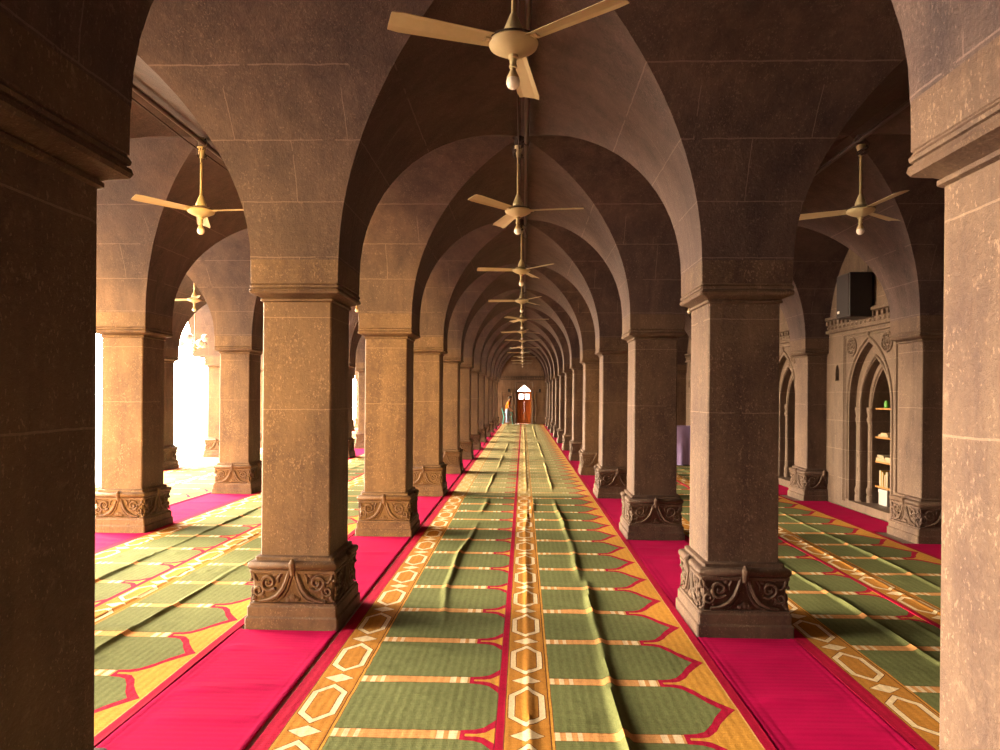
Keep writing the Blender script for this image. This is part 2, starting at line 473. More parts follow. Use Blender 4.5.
# ------------------------------------------------------------------ walls
def arch_outline(yc, hf, z0, zs, za, n=9):
    rise = za - zs; c = (rise ** 2 - hf ** 2) / (2 * hf); R = hf + c; th = math.acos(max(-1, min(1, c / R)))
    L = [(yc - hf, z0), (yc - hf, (z0 + zs) / 2)] + [(yc - (R * math.cos(th * i / n) - c), zs + R * math.sin(th * i / n)) for i in range(n)]
    return L + [(yc, za)] + [(2 * yc - y, z) for y, z in L[::-1]]
def build_right_wall():
    bm = bmesh.new()
    bays = [(rowy(k) + rowy(k + 1)) / 2 for k in range(-1, NROW + 1)]
    fr = bmesh.new(); fz = bmesh.new(); ro = bmesh.new()
    for n, yc in enumerate(bays):
        y0, y1 = yc - S / 2, yc + S / 2
        def ring(pts, x): return [bm.verts.new((x, y, z)) for y, z in pts]
        outer = ring([(y0, 0), (y0, 4.7), (y1, 4.7), (y1, 0)], XWALL)
        specs = [(.55, 1.52, 2.36, XWALL, .12), (.55, 1.52, 2.36, XWALL + .10, .12), (.40, 1.46, 2.14, XWALL + .10, .12), (.40, 1.46, 2.14, XWALL + .20, .12), (.30, 1.42, 2.00, XWALL + .20, .12), (.30, 1.42, 2.00, XWALL + .78, .12)]
        rings = [ring(arch_outline(yc, h, z0, zs, za), x) for h, zs, za, x, z0 in specs]
        sm = arch_outline(yc + .93, .058, 1.85, 1.98, 2.09, 4); s0, s1 = ring(sm, XWALL), ring(sm, XWALL + .16)
        es = []
        for lp in (outer, rings[0], s0):
            for a, b in zip(lp, lp[1:] + lp[:1]): es.append(bm.edges.get((a, b)) or bm.edges.new((a, b)))
        bmesh.ops.triangle_fill(bm, edges=es, use_beauty=True)
        for a, b in list(zip(rings, rings[1:])) + [(s0, s1)]:
            for i in range(len(a)):
                j = (i + 1) % len(a); bm.faces.new((a[i], a[j], b[j], b[i]))
        bm.faces.new(rings[-1]); bm.faces.new(s1)
        # mouldings that follow the openings
        X = XWALL - .004
        for h, zs, za, x, r in ((.60, 1.52, 2.43, X, .020), (.425, 1.46, 2.175, XWALL + .096, .022), (.33, 1.42, 2.045, XWALL + .196, .016)):
            pts = arch_outline(yc, h, .14, zs, za); tube(fr, [(x, y, z) for y, z in pts], r, 8)
        for h, zt, r in ((.70, 2.50, .022), (.66, 2.46, .010)):
            tube(fr, [(X, yc - h, .10), (X, yc - h, zt), (X, yc + h, zt), (X, yc + h, .10)], r, 6)
        for sg in (-1, 1):     # engaged colonnettes in the two reveals
            for h, x in ((.475, XWALL + .105), (.35, XWALL + .205)):
                y = yc + sg * h
                lathe(fr, [(.050, .12), (.050, .20), (.040, .22), (.052, .26), (.052, .30), (.034, .34), (.032, 1.22), (.046, 1.26), (.052, 1.30), (.036, 1.33), (.050, 1.40), (.055, 1.46)], 10, (x, y, 0))
            # rosettes in the spandrels
            c = (X, yc + sg * .47, 2.325)
            for rr, r in ((.125, .016), (.062, .013)):
                tube(ro, [(c[0], c[1] + rr * math.cos(a * PI / 8), c[2] + rr * math.sin(a * PI / 8)) for a in range(17)], r, 6)
            for a in range(10):
                blob(ro, (c[0], c[1] + .094 * math.cos(a * PI / 5), c[2] + .094 * math.sin(a * PI / 5)), (.018, .021, .021), 1)
            blob(ro, c, (.022, .030, .030), 1)
        blob(ro, (X, yc, 2.475), (.03, .03, .04), 1)
        ya, yb = yc - A_HALF - .02, yc + A_HALF + .02
        box(fz, XWALL - .055, XWALL + .02, ya, yb, 2.565, 2.610, .008)
        box(fz, XWALL - .075, XWALL + .02, ya, yb, 2.765, 2.810, .008)
        box(fz, XWALL - .020, XWALL + .02, ya, yb, 2.610, 2.765)
        nd = 20
        for i in range(nd):
            yy = ya + (i + .5) * (yb - ya) / nd
            box(fz, XWALL - .055, XWALL - .015, yy - .032, yy + .032, 2.690, 2.755)
            blob(fz, (XWALL - .022, yy, 2.648), (.022, .040, .028), 1)
    # back of the wall
    ya, yb = bays[0] - S / 2, bays[-1] + S / 2
    box(bm, XWALL + .81, XWALL + .95, ya, yb, 0, 4.75)
    bmesh.ops.remove_doubles(bm, verts=bm.verts, dist=1e-5)
    w = struct('wall_right', bm, M_WALL)
    obj('niche_moulding', fr, M_WALL, w, 40); obj('carved_frieze', fz, M_WALL, w); obj('rosette_carving', ro, M_WALL, w, 60)
build_right_wall()

DOOR_X = .105
def build_end_wall():
    bm = bmesh.new()
    xa, xb = XFAC - .30, XWALL + .8
    pts = [(DOOR_X - .40, 0), (DOOR_X - .40, .9), (DOOR_X - .40, 1.78), (DOOR_X - .38, 1.82), (DOOR_X - .2, 1.985), (DOOR_X, 2.15), (DOOR_X + .2, 1.985), (DOOR_X + .38, 1.82), (DOOR_X + .40, 1.78), (DOOR_X + .40, .9), (DOOR_X + .40, 0)]
    for y in (YFAR, YFAR + .45):
        o = [bm.verts.new((x, y, z)) for x, z in ((xa, 0), (xa, 4.75), (xb, 4.75), (xb, 0))]
        i = [bm.verts.new((x, y, z)) for x, z in pts]
        # a rectangle with an opening that reaches the floor
        lp = o + i[::-1]
        bmesh.ops.triangle_fill(bm, edges=[bm.edges.new((lp[q], lp[(q + 1) % len(lp)])) for q in range(len(lp))], use_beauty=True)
        if y == YFAR: o0, i0 = o, i
    for a, b in zip(list(zip(i0, i)), list(zip(i0, i))[1:]): bm.faces.new((a[0], b[0], b[1], a[1]))
    for a, b in ((0, 1), (1, 2), (2, 3)): bm.faces.new((o0[a], o0[b], o[b], o[a]))
    w = struct('wall_far', bm, M_ENDWALL_LIT)
    fz = bmesh.new()
    for k in range(-2, 2):
        c = k * S
        box(fz, c - A_HALF, c + A_HALF, YFAR - .06, YFAR + .02, 2.44, 2.49); box(fz, c - A_HALF, c + A_HALF, YFAR - .06, YFAR + .02, 2.62, 2.66)
        for i in range(18):
            x = c - A_HALF + (i + .5) * 2 * A_HALF / 18; box(fz, x - .04, x + .04, YFAR - .045, YFAR + .01, 2.52, 2.60)
    obj('carved_frieze', fz, M_WALL, w)
    fr = bmesh.new()
    tube(fr, [(DOOR_X - .47, YFAR, .0), (DOOR_X - .47, YFAR, 2.30), (DOOR_X + .47, YFAR, 2.30), (DOOR_X + .47, YFAR, 0)], .03, 6)
    for sg in (-1, 1):
        x = DOOR_X + sg * .95
        tube(fr, [(x - .3, YFAR, 0), (x - .3, YFAR, 1.75), (x + .3, YFAR, 1.75), (x + .3, YFAR, 0)], .025, 6)
    obj('door_moulding', fr, M_WALL, w)
    # door
    yd = YFAR + .16
    bm = bmesh.new()
    for x0, x1 in ((DOOR_X - .40, DOOR_X - .345), (DOOR_X + .345, DOOR_X + .40)): box(bm, x0, x1, yd - .05, yd + .05, 0, 1.82)
    box(bm, DOOR_X - .40, DOOR_X + .40, yd - .05, yd + .05, 1.74, 1.82)
    d = struct('door_1', bm, M_DOORFR)
    for sg in (-1, 1):
        bm = bmesh.new(); a, b = sorted((DOOR_X + sg * .0006, DOOR_X + sg * .3446)); m = (a + b) / 2
        yy0, yy1 = yd - .025, yd + .025
        for x0, x1 in ((a, a + .055), (b - .055, b)): box(bm, x0, x1, yy0, yy1, .01, 1.74)
        for z0, z1 in ((.01, .14), (.70, .80), (1.28, 1.38), (1.66, 1.74)): box(bm, a + .05, b - .05, yy0, yy1, z0, z1)
        box(bm, a + .05, b - .05, yd - .006, yd + .012, .13, 1.30)
        for z0, z1 in ((.19, .65), (.85, 1.23)): box(bm, a + .085, b - .085, yd - .018, yd, z0, z1, .01)
        lf = obj('door_leaf', bm, M_DOOR, d)
        bm = bmesh.new(); box(bm, a + .05, b - .05, yd - .003, yd + .003, 1.37, 1.67); obj('glass_pane', bm, M_GLASS, lf)
        bm = bmesh.new(); lathe(bm, [(.0, -.03), (.018, -.02), (.018, 0), (.008, .01), (.008, .03)], 10)
        for v in bm.verts: v.co = Vector((DOOR_X + sg * .04, yd - .03 + v.co.z, .92 + v.co.x)) if False else Vector((DOOR_X + sg * .035 + v.co.x, yd - .04 + v.co.z * .5, .95 + v.co.y))
        obj('door_handle', bm, M_FANDARK, lf)
    bm = bmesh.new()
    tri = [(DOOR_X - .345, 1.82), (DOOR_X + .345, 1.82), (DOOR_X, 2.11)]
    for y in (yd - .003, yd + .003): bm.faces.new([bm.verts.new((x, y, z)) for x, z in tri])
    bm.verts.ensure_lookup_table()
    for i in range(3): j = (i + 1) % 3; bm.faces.new([bm.verts[k] for k in (i, j, j + 3, i + 3)])
    obj('transom_pane', bm, M_GLASS, d)
build_end_wall()
bm = bmesh.new(); box(bm, -3.65, XWALL + .95, YBACK - .45, YBACK - .02, 0, 4.75); struct('wall_back_unseen', bm, M_WALL)  # unseen back wall, left end opened to let light reach the left pillars
# pale paving seen through the door
bm = bmesh.new(); box(bm, -12, 12, YFAR + .6, YFAR + 30, -.4, -.1); struct('ground_behind_door', bm, M_COURT)

# ------------------------------------------------------------------ carpets
def sheet(name, x0, y0, w, L, nx, ny, zf, mat, u0=0.0, thick=.006):
    """woven sheet lying on the floor: zf(x, y) is the height of its top face"""
    me = bpy.data.meshes.new(name); vs = []; uvs = []; fs = []
    for j in range(ny + 1):
        for i in range(nx + 1):
            x, y = x0 + w * i / nx, y0 + L * j / ny
            vs.append((x, y, thick + max(0.0, zf(x, y)))); uvs.append((u0 + w * i / nx, y))
    st = nx + 1
    for j in range(ny):
        for i in range(nx): fs.append((j * st + i, j * st + i + 1, (j + 1) * st + i + 1, (j + 1) * st + i))
    ring = [i for i in range(nx + 1)] + [j * st + nx for j in range(1, ny + 1)] + [ny * st + i for i in range(nx - 1, -1, -1)] + [j * st for j in range(ny - 1, 0, -1)]
    base = len(vs)
    for r in ring: vs.append((vs[r][0], vs[r][1], .0005)); uvs.append(uvs[r])
    for a in range(len(ring)):
        b = (a + 1) % len(ring); fs.append((ring[b], ring[a], base + a, base + b))
    me.from_pydata(vs, [], fs); lay = me.uv_layers.new(name='UVMap')
    for lp in me.loops: lay.data[lp.index].uv = uvs[lp.vertex_index]
    me.polygons.foreach_set('use_smooth', [True] * len(me.polygons)); me.set_sharp_from_angle(angle=math.radians(50))
    return link(name, me, mat)
def hn(x, y, s):
    return (math.sin(x * 3.1 + s) * math.sin(y * 1.7 + s * 2.3) + .6 * math.sin(x * 7.3 + y * 2.9 + s * 1.7) + .5 * math.sin(y * 5.1 - x * 4.0 + s * .7))
def ridge(x, y, path, amp, wid, s):
    """path: [(y, x)] polyline of a long wrinkle"""
    if y < path[0][0] or y > path[-1][0]: return 0.0
    for (ya, xa), (yb, xb) in zip(path, path[1:]):
        if ya <= y <= yb:
            xc = xa + (xb - xa) * (y - ya) / (yb - ya); break
    xc += .006 * math.sin(y * 4.3 + s) + .002 * math.sin(y * 11 + s * 2)
    e = min(1, (y - path[0][0]) / .6, (path[-1][0] - y) / .6)
    a = amp * e * (.75 + .25 * math.sin(y * 2.1 + s))
    d = (x - xc) / wid
    if abs(d) > 3.5: return 0.0
    return a * math.exp(-d * d)
def folds(x, y, lst):
    z = 0.0
    for yc, x0, x1, amp, slope in lst:
        if x0 < x < x1:
            d = (y - yc - slope * (x - x0)) / .022
            if abs(d) < 3.5: z += amp * math.exp(-d * d) * min(1, (x - x0) / .08, (x1 - x) / .08)
    return z
aisle_name = {-3: 'third aisle to the left', -2: 'second aisle to the left', -1: 'aisle next left of the central', 0: 'central aisle', 1: 'aisle along the right wall'}
SEAM = {-3: 11.5, -2: 12.9, -1: 12.2, 0: 10.72, 1: 12.4}
for j in range(-2, 2):
    cx = j * S + (.03 if j == 0 else 0)
    near_y = YBACK + .1
    for part, (ya, yb) in enumerate(((near_y, SEAM[j]), (SEAM[j] + .01, YFAR - .12))):
        for run in range(2):
            s = j * 3.7 + run * 1.9 + part * 5
            xa, w, u0 = (cx - 1.20, 1.085, -.037) if run == 0 else (cx - .112, 1.268, 0.006)
            if part == 0 and j in (-1, 0, 1): nx, ny = (64 if j == 0 else 80), int((yb - ya) / (.035 if j == 0 else .06))
            else: nx, ny = (84 if j == 0 else 34), int((yb - ya) / .11)
            R = []
            if j == 0 and run == 1 and part == 0:
                R = [([(near_y, .46), (3.1, .515), (4.2, .535), (5.2, .555), (5.9, .59)], .032, .022), ([(5.75, .52), (6.8, .56), (8.3, .545), (10.5, .50)], .026, .024), ([(near_y, .075), (4, .08), (8, .075), (10.6, .12)], .013, .015), ([(8.9, .16), (10.6, .22)], .02, .03)]
            elif j == 0 and run == 0 and part == 0:
                R = [([(4.6, -.50), (5.5, -.575), (6.6, -.60), (7.4, -.545), (8.6, -.50)], .024, .020), ([(8.9, -.55), (9.8, -.48), (10.6, -.5)], .02, .03)]
            elif j == 0 and run == 1:
                R = [([(11.3, .53), (16.3, .55)], .022, .016), ([(17.2, .56), (23, .545)], .020, .016), ([(25.5, .53), (35, .55)], .020, .018), ([(10.8, .10), (20, .10), (33, .09)], .012, .016)]
            elif j == 0:
                R = [([(10.9, -.55), (14.2, -.52)], .020, .016), ([(14.5, -.50), (18.2, -.47)], .020, .016), ([(18.6, -.46), (22.5, -.43)], .018, .016)]
            elif run == 0:
                R = [([(ya, cx - .62), (ya + 5, cx - .50), (min(yb, ya + 11), cx - .58)], .020, .016 if part == 0 else .03), ([(ya + 1, cx - .30), (ya + 6, cx - .22)], .010, .018)]
            else:
                R = [([(ya, cx + .52), (ya + 4, cx + .45), (min(yb, ya + 10.5), cx + .55)], .020, .016 if part == 0 else .03), ([(ya, cx + .075), (min(yb, ya + 9), cx + .085)], .012, .018)]
            rnd = random.Random(int(s * 10) + 99)
            fl = [(ya + rnd.random() * (yb - ya), xa + .05 + rnd.random() * .4, xa + .40 + rnd.random() * .6, .004 + rnd.random() * .009, rnd.uniform(-.45, .45)) for _ in range(int((yb - ya) / .45))]
            lift = .0025 * run + .004
            zf = lambda x, y, R=R, fl=fl, s=s, lift=lift: lift + .0022 * (1.2 + hn(x, y, s) * .6) + sum(ridge(x, y, p, a, wd, s) for p, a, wd in R) + folds(x, y, fl)
            o = sheet('prayer_rug', xa, ya, w, yb - ya, nx, ny, zf, M_RUG_PALE if j == 0 and part == 1 else M_RUG, u0)
            lab = '%s green and gold prayer carpet, %s half of the %s' % ('near' if part == 0 else 'far', 'left' if run == 0 else 'right', aisle_name[j])
            tag(o, lab, 'carpet', 'prayer carpets on the floor')
line_name = row_name
def runner(x0, x1, y0, y1, lab, grp, s):
    rnd = random.Random(s)
    fl = [(y0 + (y1 - y0) * rnd.uniform(.08, .92), x0 + .02 + rnd.random() * .2 * (q % 2), x1 - .02, .006 + rnd.random() * .009, rnd.uniform(-.2, .2)) for q in range(5)]
    w = x1 - x0
    def zf(x, y):
        e = min(x - x0, x1 - x)
        pip = .005 * math.exp(-((e - .016) / .010) ** 2) + .004 * math.exp(-((e - .055) / .008) ** 2)
        return .003 + pip + folds(x, y, fl) + .0015 * (1 + hn(x, y, s * 1.3) * .5)
    o = sheet('magenta_runner', x0, y0, w, y1 - y0, 42, max(8, int((y1 - y0) / .045)), zf, M_PINK, 0, .005)
    tag(o, lab, 'carpet', grp)
for ln in LINES[1:]:
    for k in range(0, NROW + 1):
        y0, y1 = rowy(k) + .325, rowy(k + 1) - .325
        if k == NROW: y1 = YFAR - .1
        x = ln * S
        lab = 'magenta runner between %s and %s pillars, %s' % (ORD[k + 1], ORD[k + 2], line_name[ln]) if k < NROW else 'magenta runner between last pillar and end wall, %s' % line_name[ln]
        runner(x - (.322 if ln == .5 else .352), x + .312, y0, y1, lab, 'magenta runners between the pillars', k * 17 + int(ln * 10))
for k in range(0, NROW + 1):
    y0, y1 = rowy(k) + .325, rowy(k + 1) - .325
    if k == NROW: y1 = YFAR - .1
    lab = 'magenta runner along the right wall between its %s and %s pillars' % (ORD[k + 1], ORD[k + 2]) if k < NROW else 'plain magenta runner at the far corner of the right wall'
    runner(S + 1.166, XWALL - .03, y0, y1, lab, 'magenta runners along the right wall', k * 13 + 400)

# ------------------------------------------------------------------ ceiling fans
ZH = 3.325
def make_fan():
    t = thing('ceiling_fan', 'x', 'ceiling fan')
    bm = bmesh.new(); tube(bm, [(0, 0, .11), (0, 0, .53)], .0115, 10); obj('down_rod', bm, M_ROD, t, 40)
    bm = bmesh.new(); lathe(bm, [(.0, .50), (.018, .50), (.024, .53), (.036, .575), (.040, .60), (.030, .605)], 18); obj('top_cup', bm, M_FAN, t, 40)
    bm = bmesh.new(); lathe(bm, [(.045, .045), (.048, .055), (.047, .068), (.040, .085), (.028, .115), (.018, .140), (.012, .150)], 20); obj('rod_cup', bm, M_FAN, t, 40)
    bm = bmesh.new(); lathe(bm, [(.0, -.062), (.030, -.060), (.052, -.050), (.085, -.036), (.117, -.018), (.123, -.003), (.118, .006), (.110, .010), (.092, .024), (.062, .036), (.050, .042), (.0, .044)], 32); obj('motor_housing', bm, M_FAN, t, 40)
    bm = bmesh.new(); lathe(bm, [(.120, .004), (.124, .006), (.124, .011), (.112, .013)], 32); obj('motor_rim', bm, M_FANDARK, t, 40)
    for q in range(3):
        bm = bmesh.new(); N = 10; rows = []
        for i in range(N + 1):
            f = i / N; r = .085 + .525 * f
            w = .047 + .018 * f
            w = w if i < N else w * .86
            ro = []
            for s_, dz in ((-1, -.004), (-.55, .0015), (.55, .0015), (1, -.004)):
                tw = s_ * w * .20
                ro.append((r, s_ * w, tw + dz - .004 + .006 * (1 - f)))
            rows.append(ro)
        top = [[bm.verts.new((x, y, z + .0016)) for x, y, z in ro] for ro in rows]; bot = [[bm.verts.new((x, y, z - .0016)) for x, y, z in ro] for ro in rows]
        for g, fl in ((top, 0), (bot, 1)):
            for a, b in zip(g, g[1:]):
                for c in range(3):
                    f = (a[c], b[c], b[c + 1], a[c + 1]); bm.faces.new(f[::-1] if fl else f)
        for a, b, c, d in zip(top, top[1:], bot, bot[1:]):
            bm.faces.new((a[0], c[0], d[0], b[0])); bm.faces.new((a[3], b[3], d[3], c[3]))
        for k in (0, -1):
            for c in range(3): bm.faces.new((top[k][c], top[k][c + 1], bot[k][c + 1], bot[k][c]))
        # iron that holds the blade, with two screws
        box(bm, .070, .150, -.020, .020, -.010, -.004, .002)
        for x, y in ((.128, .010), (.128, -.010), (.145, 0)): blob(bm, (x, y, -.011), (.005, .005, .003), 1)
        bmesh.ops.rotate(bm, verts=bm.verts, cent=(0, 0, 0), matrix=Matrix.Rotation(q * 2 * PI / 3, 3, 'Z'))
        obj('blade', bm, M_FAN, t)
    bm = bmesh.new(); lathe(bm, [(.0, -.058), (.024, -.060), (.026, -.074), (.017, -.080), (.016, -.105), (.020, -.112), (.020, -.120), (.014, -.124)], 16); obj('bulb_holder', bm, M_FAN, t, 40)
    bm = bmesh.new(); lathe(bm, [(.013, -.122), (.015, -.135), (.022, -.150), (.031, -.168), (.031, -.174)], 16); b = obj('bulb_base', bm, M_HOLD, t, 40)
    bm = bmesh.new(); lathe(bm, [(.030, -.174), (.034, -.186), (.033, -.200), (.026, -.214), (.014, -.223), (.0, -.226)], 16); obj('bulb', bm, M_BULB, t, 60)
    # hook, knot of dark wires and a hanging loop
    bm = bmesh.new()
    tube(bm, [(0, 0, .58), (0, 0, .74)], .010, 8)
    rnd = random.Random(5)
    for _ in range(7):
        a = rnd.random() * 6.28; p = [(.045 * math.cos(a + i * 1.1) * (1 + .5 * math.sin(i * 2.0 + a)), .045 * math.sin(a + i * 1.3), .50 + .030 * i) for i in range(8)]
        tube(bm, p, .008, 5)
    lathe(bm, [(.0, .62), (.034, .625), (.036, .70), (.0, .705)], 10, (.01, 0, 0))
    tube(bm, [(.02, 0, .66), (-.05, .01, .56), (-.075, .02, .46), (-.06, .01, .42), (-.02, 0, .46), (0, 0, .52)], .0035, 5)
    tube(bm, [(.02, .02, .66), (.05, .05, .60), (.045, .03, .53), (.015, 0, .50)], .0035, 5)
    obj('hook_and_wires', bm, M_WIRE, t)
    return t
baycy = [(rowy(k) + rowy(k + 1)) / 2 for k in range(-1, NROW + 1)]
fan_angle = {(0, 1): 82, (0, 2): 110, (-1, 2): 113, (1, 2): 275, (0, 3): 190, (0, 4): 60, (-2, 4): 60}
fp = make_fan(); ff = True
fan_special = {(0, 1): 'big cream ceiling fan with bulb, nearest one at the top of the view',
               (-1, 2): 'golden lit cream ceiling fan under the arch left of the central aisle, nearest there',
               (1, 2): 'cream ceiling fan hanging in the right aisle before the loudspeaker niche'}
for j in (-2, -1, 0, 1):
    for n, yc in enumerate(baycy):
        if n == 0 or (j != 0 and n > 7): continue
        dx = {0: -.025, 1: .10}.get(j, 0) if n < 3 else 0
        lab = fan_special.get((j, n)) or 'cream three-blade ceiling fan, %s from front, %s' % (ORD[n], aisle_name[j])
        loc, rz = (j * S + dx, yc, ZH), math.radians(fan_angle.get((j, n), (n * 47 + j * 31) % 120))
        if ff: fp.location = loc; fp.rotation_euler = (0, 0, rz); fp['label'] = lab; fp['group'] = 'ceiling fans'; ff = False
        else: dup(fp, loc, rz, lab, 'ceiling fans')
for j in (-2, -1, 0, 1):
    bm = bmesh.new(); x = j * S + .05
    tube(bm, [(x, YBACK + .05, 3.945), (x, YFAR - .03, 3.945)], .020, 10)
    for n in range(14):
        y = YBACK + 1.2 + n * S
        if y < YFAR - .1: tube(bm, [(x, y - .03, 3.945), (x, y + .03, 3.945)], .028, 10)
    o = obj('conduit_pipe', bm, M_PIPE, None, 40); tag(o, 'dark conduit pipe running under the vault crown of the %s' % aisle_name[j], 'pipe', 'conduit pipes under the vaults')
    bm = bmesh.new(); x = j * S - .015
    pts = []
    for n in range(40):
        y = YBACK + .1 + n * (YFAR - YBACK - .2) / 39; pts.append((x + .01 * math.sin(n * 1.7), y, 3.915 - .02 * abs(math.sin(n * 1.1))))
    tube(bm, pts, .007, 6)
    o = obj('hanging_cable', bm, M_WIRE, None, 40); tag(o, 'thin dark cable strung beside the conduit in the %s' % aisle_name[j], 'cable', 'cables under the vaults')

# chandelier far left
t = thing('chandelier', 'lamp cluster with round white globes hanging in the bright bay far left', 'chandelier', (-2.5 * S, baycy[5] + .1, 2.72))
bm = bmesh.new(); tube(bm, [(0, 0, 1.05), (0, 0, -.12)], .012, 8); lathe(bm, [(0, -.16), (.03, -.14), (.06, -.06), (.03, .02), (.014, .08)], 14); obj('stem', bm, M_ROD, t, 40)
for a in range(6):
    an = a * PI / 3 + .3; R = .30 if a % 2 else .22; zz = .02 if a % 2 else .16
    bm = bmesh.new(); tube(bm, [(.02 * math.cos(an), .02 * math.sin(an), -.05), (R * .5 * math.cos(an), R * .5 * math.sin(an), -.09), (R * math.cos(an), R * math.sin(an), zz - .08)], .009, 6); ar = obj('arm', bm, M_ROD, t, 40)
    bm = bmesh.new(); blob(bm, (R * math.cos(an), R * math.sin(an), zz), (.085, .085, .085), 2); obj('globe', bm, M_BULB, t, 180)

# ------------------------------------------------------------------ right wall: loudspeaker, shelves, books
BAY3 = baycy[3]
t = thing('loudspeaker', 'black loudspeaker box mounted on the right wall above the carved frieze', 'loudspeaker', (XWALL, 9.385, 2.70))
bm = bmesh.new(); box(bm, -.35, -.05, -.185, .185, -.02, .58, .012); obj('cabinet', bm, M_BLACK, t)
bm = bmesh.new(); box(bm, -.362, -.345, -.170, .170, 0, .56, .006); g = obj('front_grille', bm, M_GRILLE, t)
bm = bmesh.new(); box(bm, -.367, -.360, .080, .135, .05, .082, .002); obj('badge', bm, M_BADGE, g)
bm = bmesh.new(); box(bm, -.06, .0, -.05, .05, .12, .40); tube(bm, [(-.06, 0, .5), (-.02, 0, .62), (-.005, 0, .95)], .006, 6); obj('wall_bracket', bm, M_WIRE, t)
bm = bmesh.new(); tube(bm, [(XWALL - .05, 9.20, 3.36), (XWALL - .05, 9.24, 3.60)], .013, 8)
box(bm, XWALL - .05, XWALL + .0, 9.205, 9.235, 3.46, 3.50)
o = obj('tube_light', bm, M_BULB, None, 40); tag(o, 'short thin white tube light on the wall above the black loudspeaker', 'lamp')

t = thing('niche_shelf', 'pale wooden shelves fitted in the dark arched niche beyond the right aisle', 'shelf', (XWALL + .46, BAY3, 0))
shz = (.375, .72, 1.06, 1.46)
for z in shz:
    bm = bmesh.new(); box(bm, -.215, .215, -.296, .296, z - .025, z, .003); obj('shelf_board', bm, M_SHELF, t)
for sg in (-1, 1):
    bm = bmesh.new(); box(bm, .17, .20, sg * .285 - .012, sg * .285 + .012, .12, 1.5, .002); obj('upright', bm, M_SHELF, t)
def book(x, y, z, w, d, h, mat, lab, rz=0, flat=False):
    t = thing('book', lab, 'book', (x, y, z), rz, 'books in the wall niche')
    bm = bmesh.new(); box(bm, 0, d, -w / 2, w / 2, 0, h, .002); 
    if flat: c2 = (.004, d + .0, -w / 2 + .005, w / 2 - .005, .004, h - .004)
    obj('cover', bm, mat, t)
    bm = bmesh.new()
    if flat: box(bm, -.002, d - .006, -w / 2 - .002, w / 2 - .006, .004, h - .004)
    else: box(bm, -.002, d - .006, -w / 2 + .004, w / 2 - .004, .004, h + .002)
    obj('pages', bm, M_PAPER, t)
xs = XWALL + .25
B = BAY3
book(xs, B + .17, shz[0], .045, .15, .22, M_YELLOW, 'tall yellow book standing on the lowest niche shelf', .05)
book(xs, B + .11, shz[0], .040, .15, .20, M_YELLOW, 'shorter yellow book standing right of the tall yellow one')
book(xs, B + .05, shz[0], .035, .14, .17, M_PAPER, 'white book standing in the middle of the lowest niche shelf')
book(xs, B - .00, shz[0], .050, .15, .21, M_PAPER, 'thick white book at the right on the lowest niche shelf')
book(xs, B + .17, shz[1], .20, .16, .045, M_TANBOOK, 'tan book lying at the bottom of the pile on the second shelf', .1, True)
book(xs, B + .17, shz[1] + .046, .19, .15, .040, M_PAPER, 'white book lying on top of the tan one on the second shelf', -.05, True)
book(xs, B - .03, shz[1], .16, .15, .070, M_PAPER, 'thick white book lying alone on the second niche shelf', 0, True)
book(xs, B + .10, shz[2], .24, .15, .030, M_PAPER, 'thin white book lying on the third niche shelf', .05, True)
book(xs, B + .08, shz[2] + .031, .20, .14, .025, M_TANBOOK, 'thin tan book lying on the white one, third niche shelf', -.1, True)
bm = bmesh.new(); lathe(bm, [(.0, 0), (.032, 0), (.036, .01), (.032, .07), (.024, .085), (.024, .10), (.0, .102)], 14, (xs + .02, B + .05, shz[3]))
o = obj('jar', bm, M_GREENOBJ, None, 40); tag(o, 'small bright green jar on the topmost niche shelf', 'jar')
t = thing('carton', 'white carton standing on the niche floor under the shelves', 'box', (XWALL + .36, BAY3 + .12, .12))
bm = bmesh.new(); box(bm, -.10, .10, -.11, .11, 0, .20, .004); obj('body', bm, M_BOXW, t)
bm = bmesh.new(); box(bm, -.104, .104, -.114, .114, .165, .215, .004); obj('lid', bm, M_BOXW, t)

# violet draped stand in the right aisle
t = thing('draped_table', 'small table draped in pale violet cloth far down the right aisle', 'table', (3.80, 15.9, .012))
bm = bmesh.new(); N = 40; rings = []
for z, k in ((.90, 0), (.885, .012), (.6, .03), (.3, .045), (.02, .06)):
    ring = []
    for i in range(N):
        a = 2 * PI * i / N; ca, sa = math.cos(a), math.sin(a); q = .30 / max(abs(ca), abs(sa))
        w = 1 + (k * 2.2) * math.sin(a * 9) * (.9 - z); ring.append(bm.verts.new((ca * (q + k) * w, sa * (q * .8 + k) * w, z)))
    rings.append(ring)
for a, b in zip(rings, rings[1:]):
    for i in range(N): bm.faces.new((a[i], a[(i + 1) % N], b[(i + 1) % N], b[i]))
bm.faces.new(rings[0]); obj('drape', bm, M_VIOLET, t, 40)
bm = bmesh.new(); box(bm, -.27, .27, -.21, .21, .86, .885)
for sx in (-.24, .24):
    for sy in (-.18, .18): box(bm, sx - .02, sx + .02, sy - .02, sy + .02, 0, .87)
obj('table_frame', bm, M_SHELF, t)

# end wall boxes
for sg, nm in ((-1, 'left'), (1, 'right')):
    t = thing('wall_box', 'small black box high on the end wall %s of the wooden door' % nm, 'box', (DOOR_X + sg * .86, YFAR, 1.86), 0, 'black boxes on the end wall')
    bm = bmesh.new(); box(bm, -.055, .055, -.09, 0, -.09, .09, .008); obj('body', bm, M_BLACK, t)
    bm = bmesh.new(); box(bm, -.045, .045, -.096, -.088, -.08, .08, .003); obj('front_grille', bm, M_GRILLE, t)

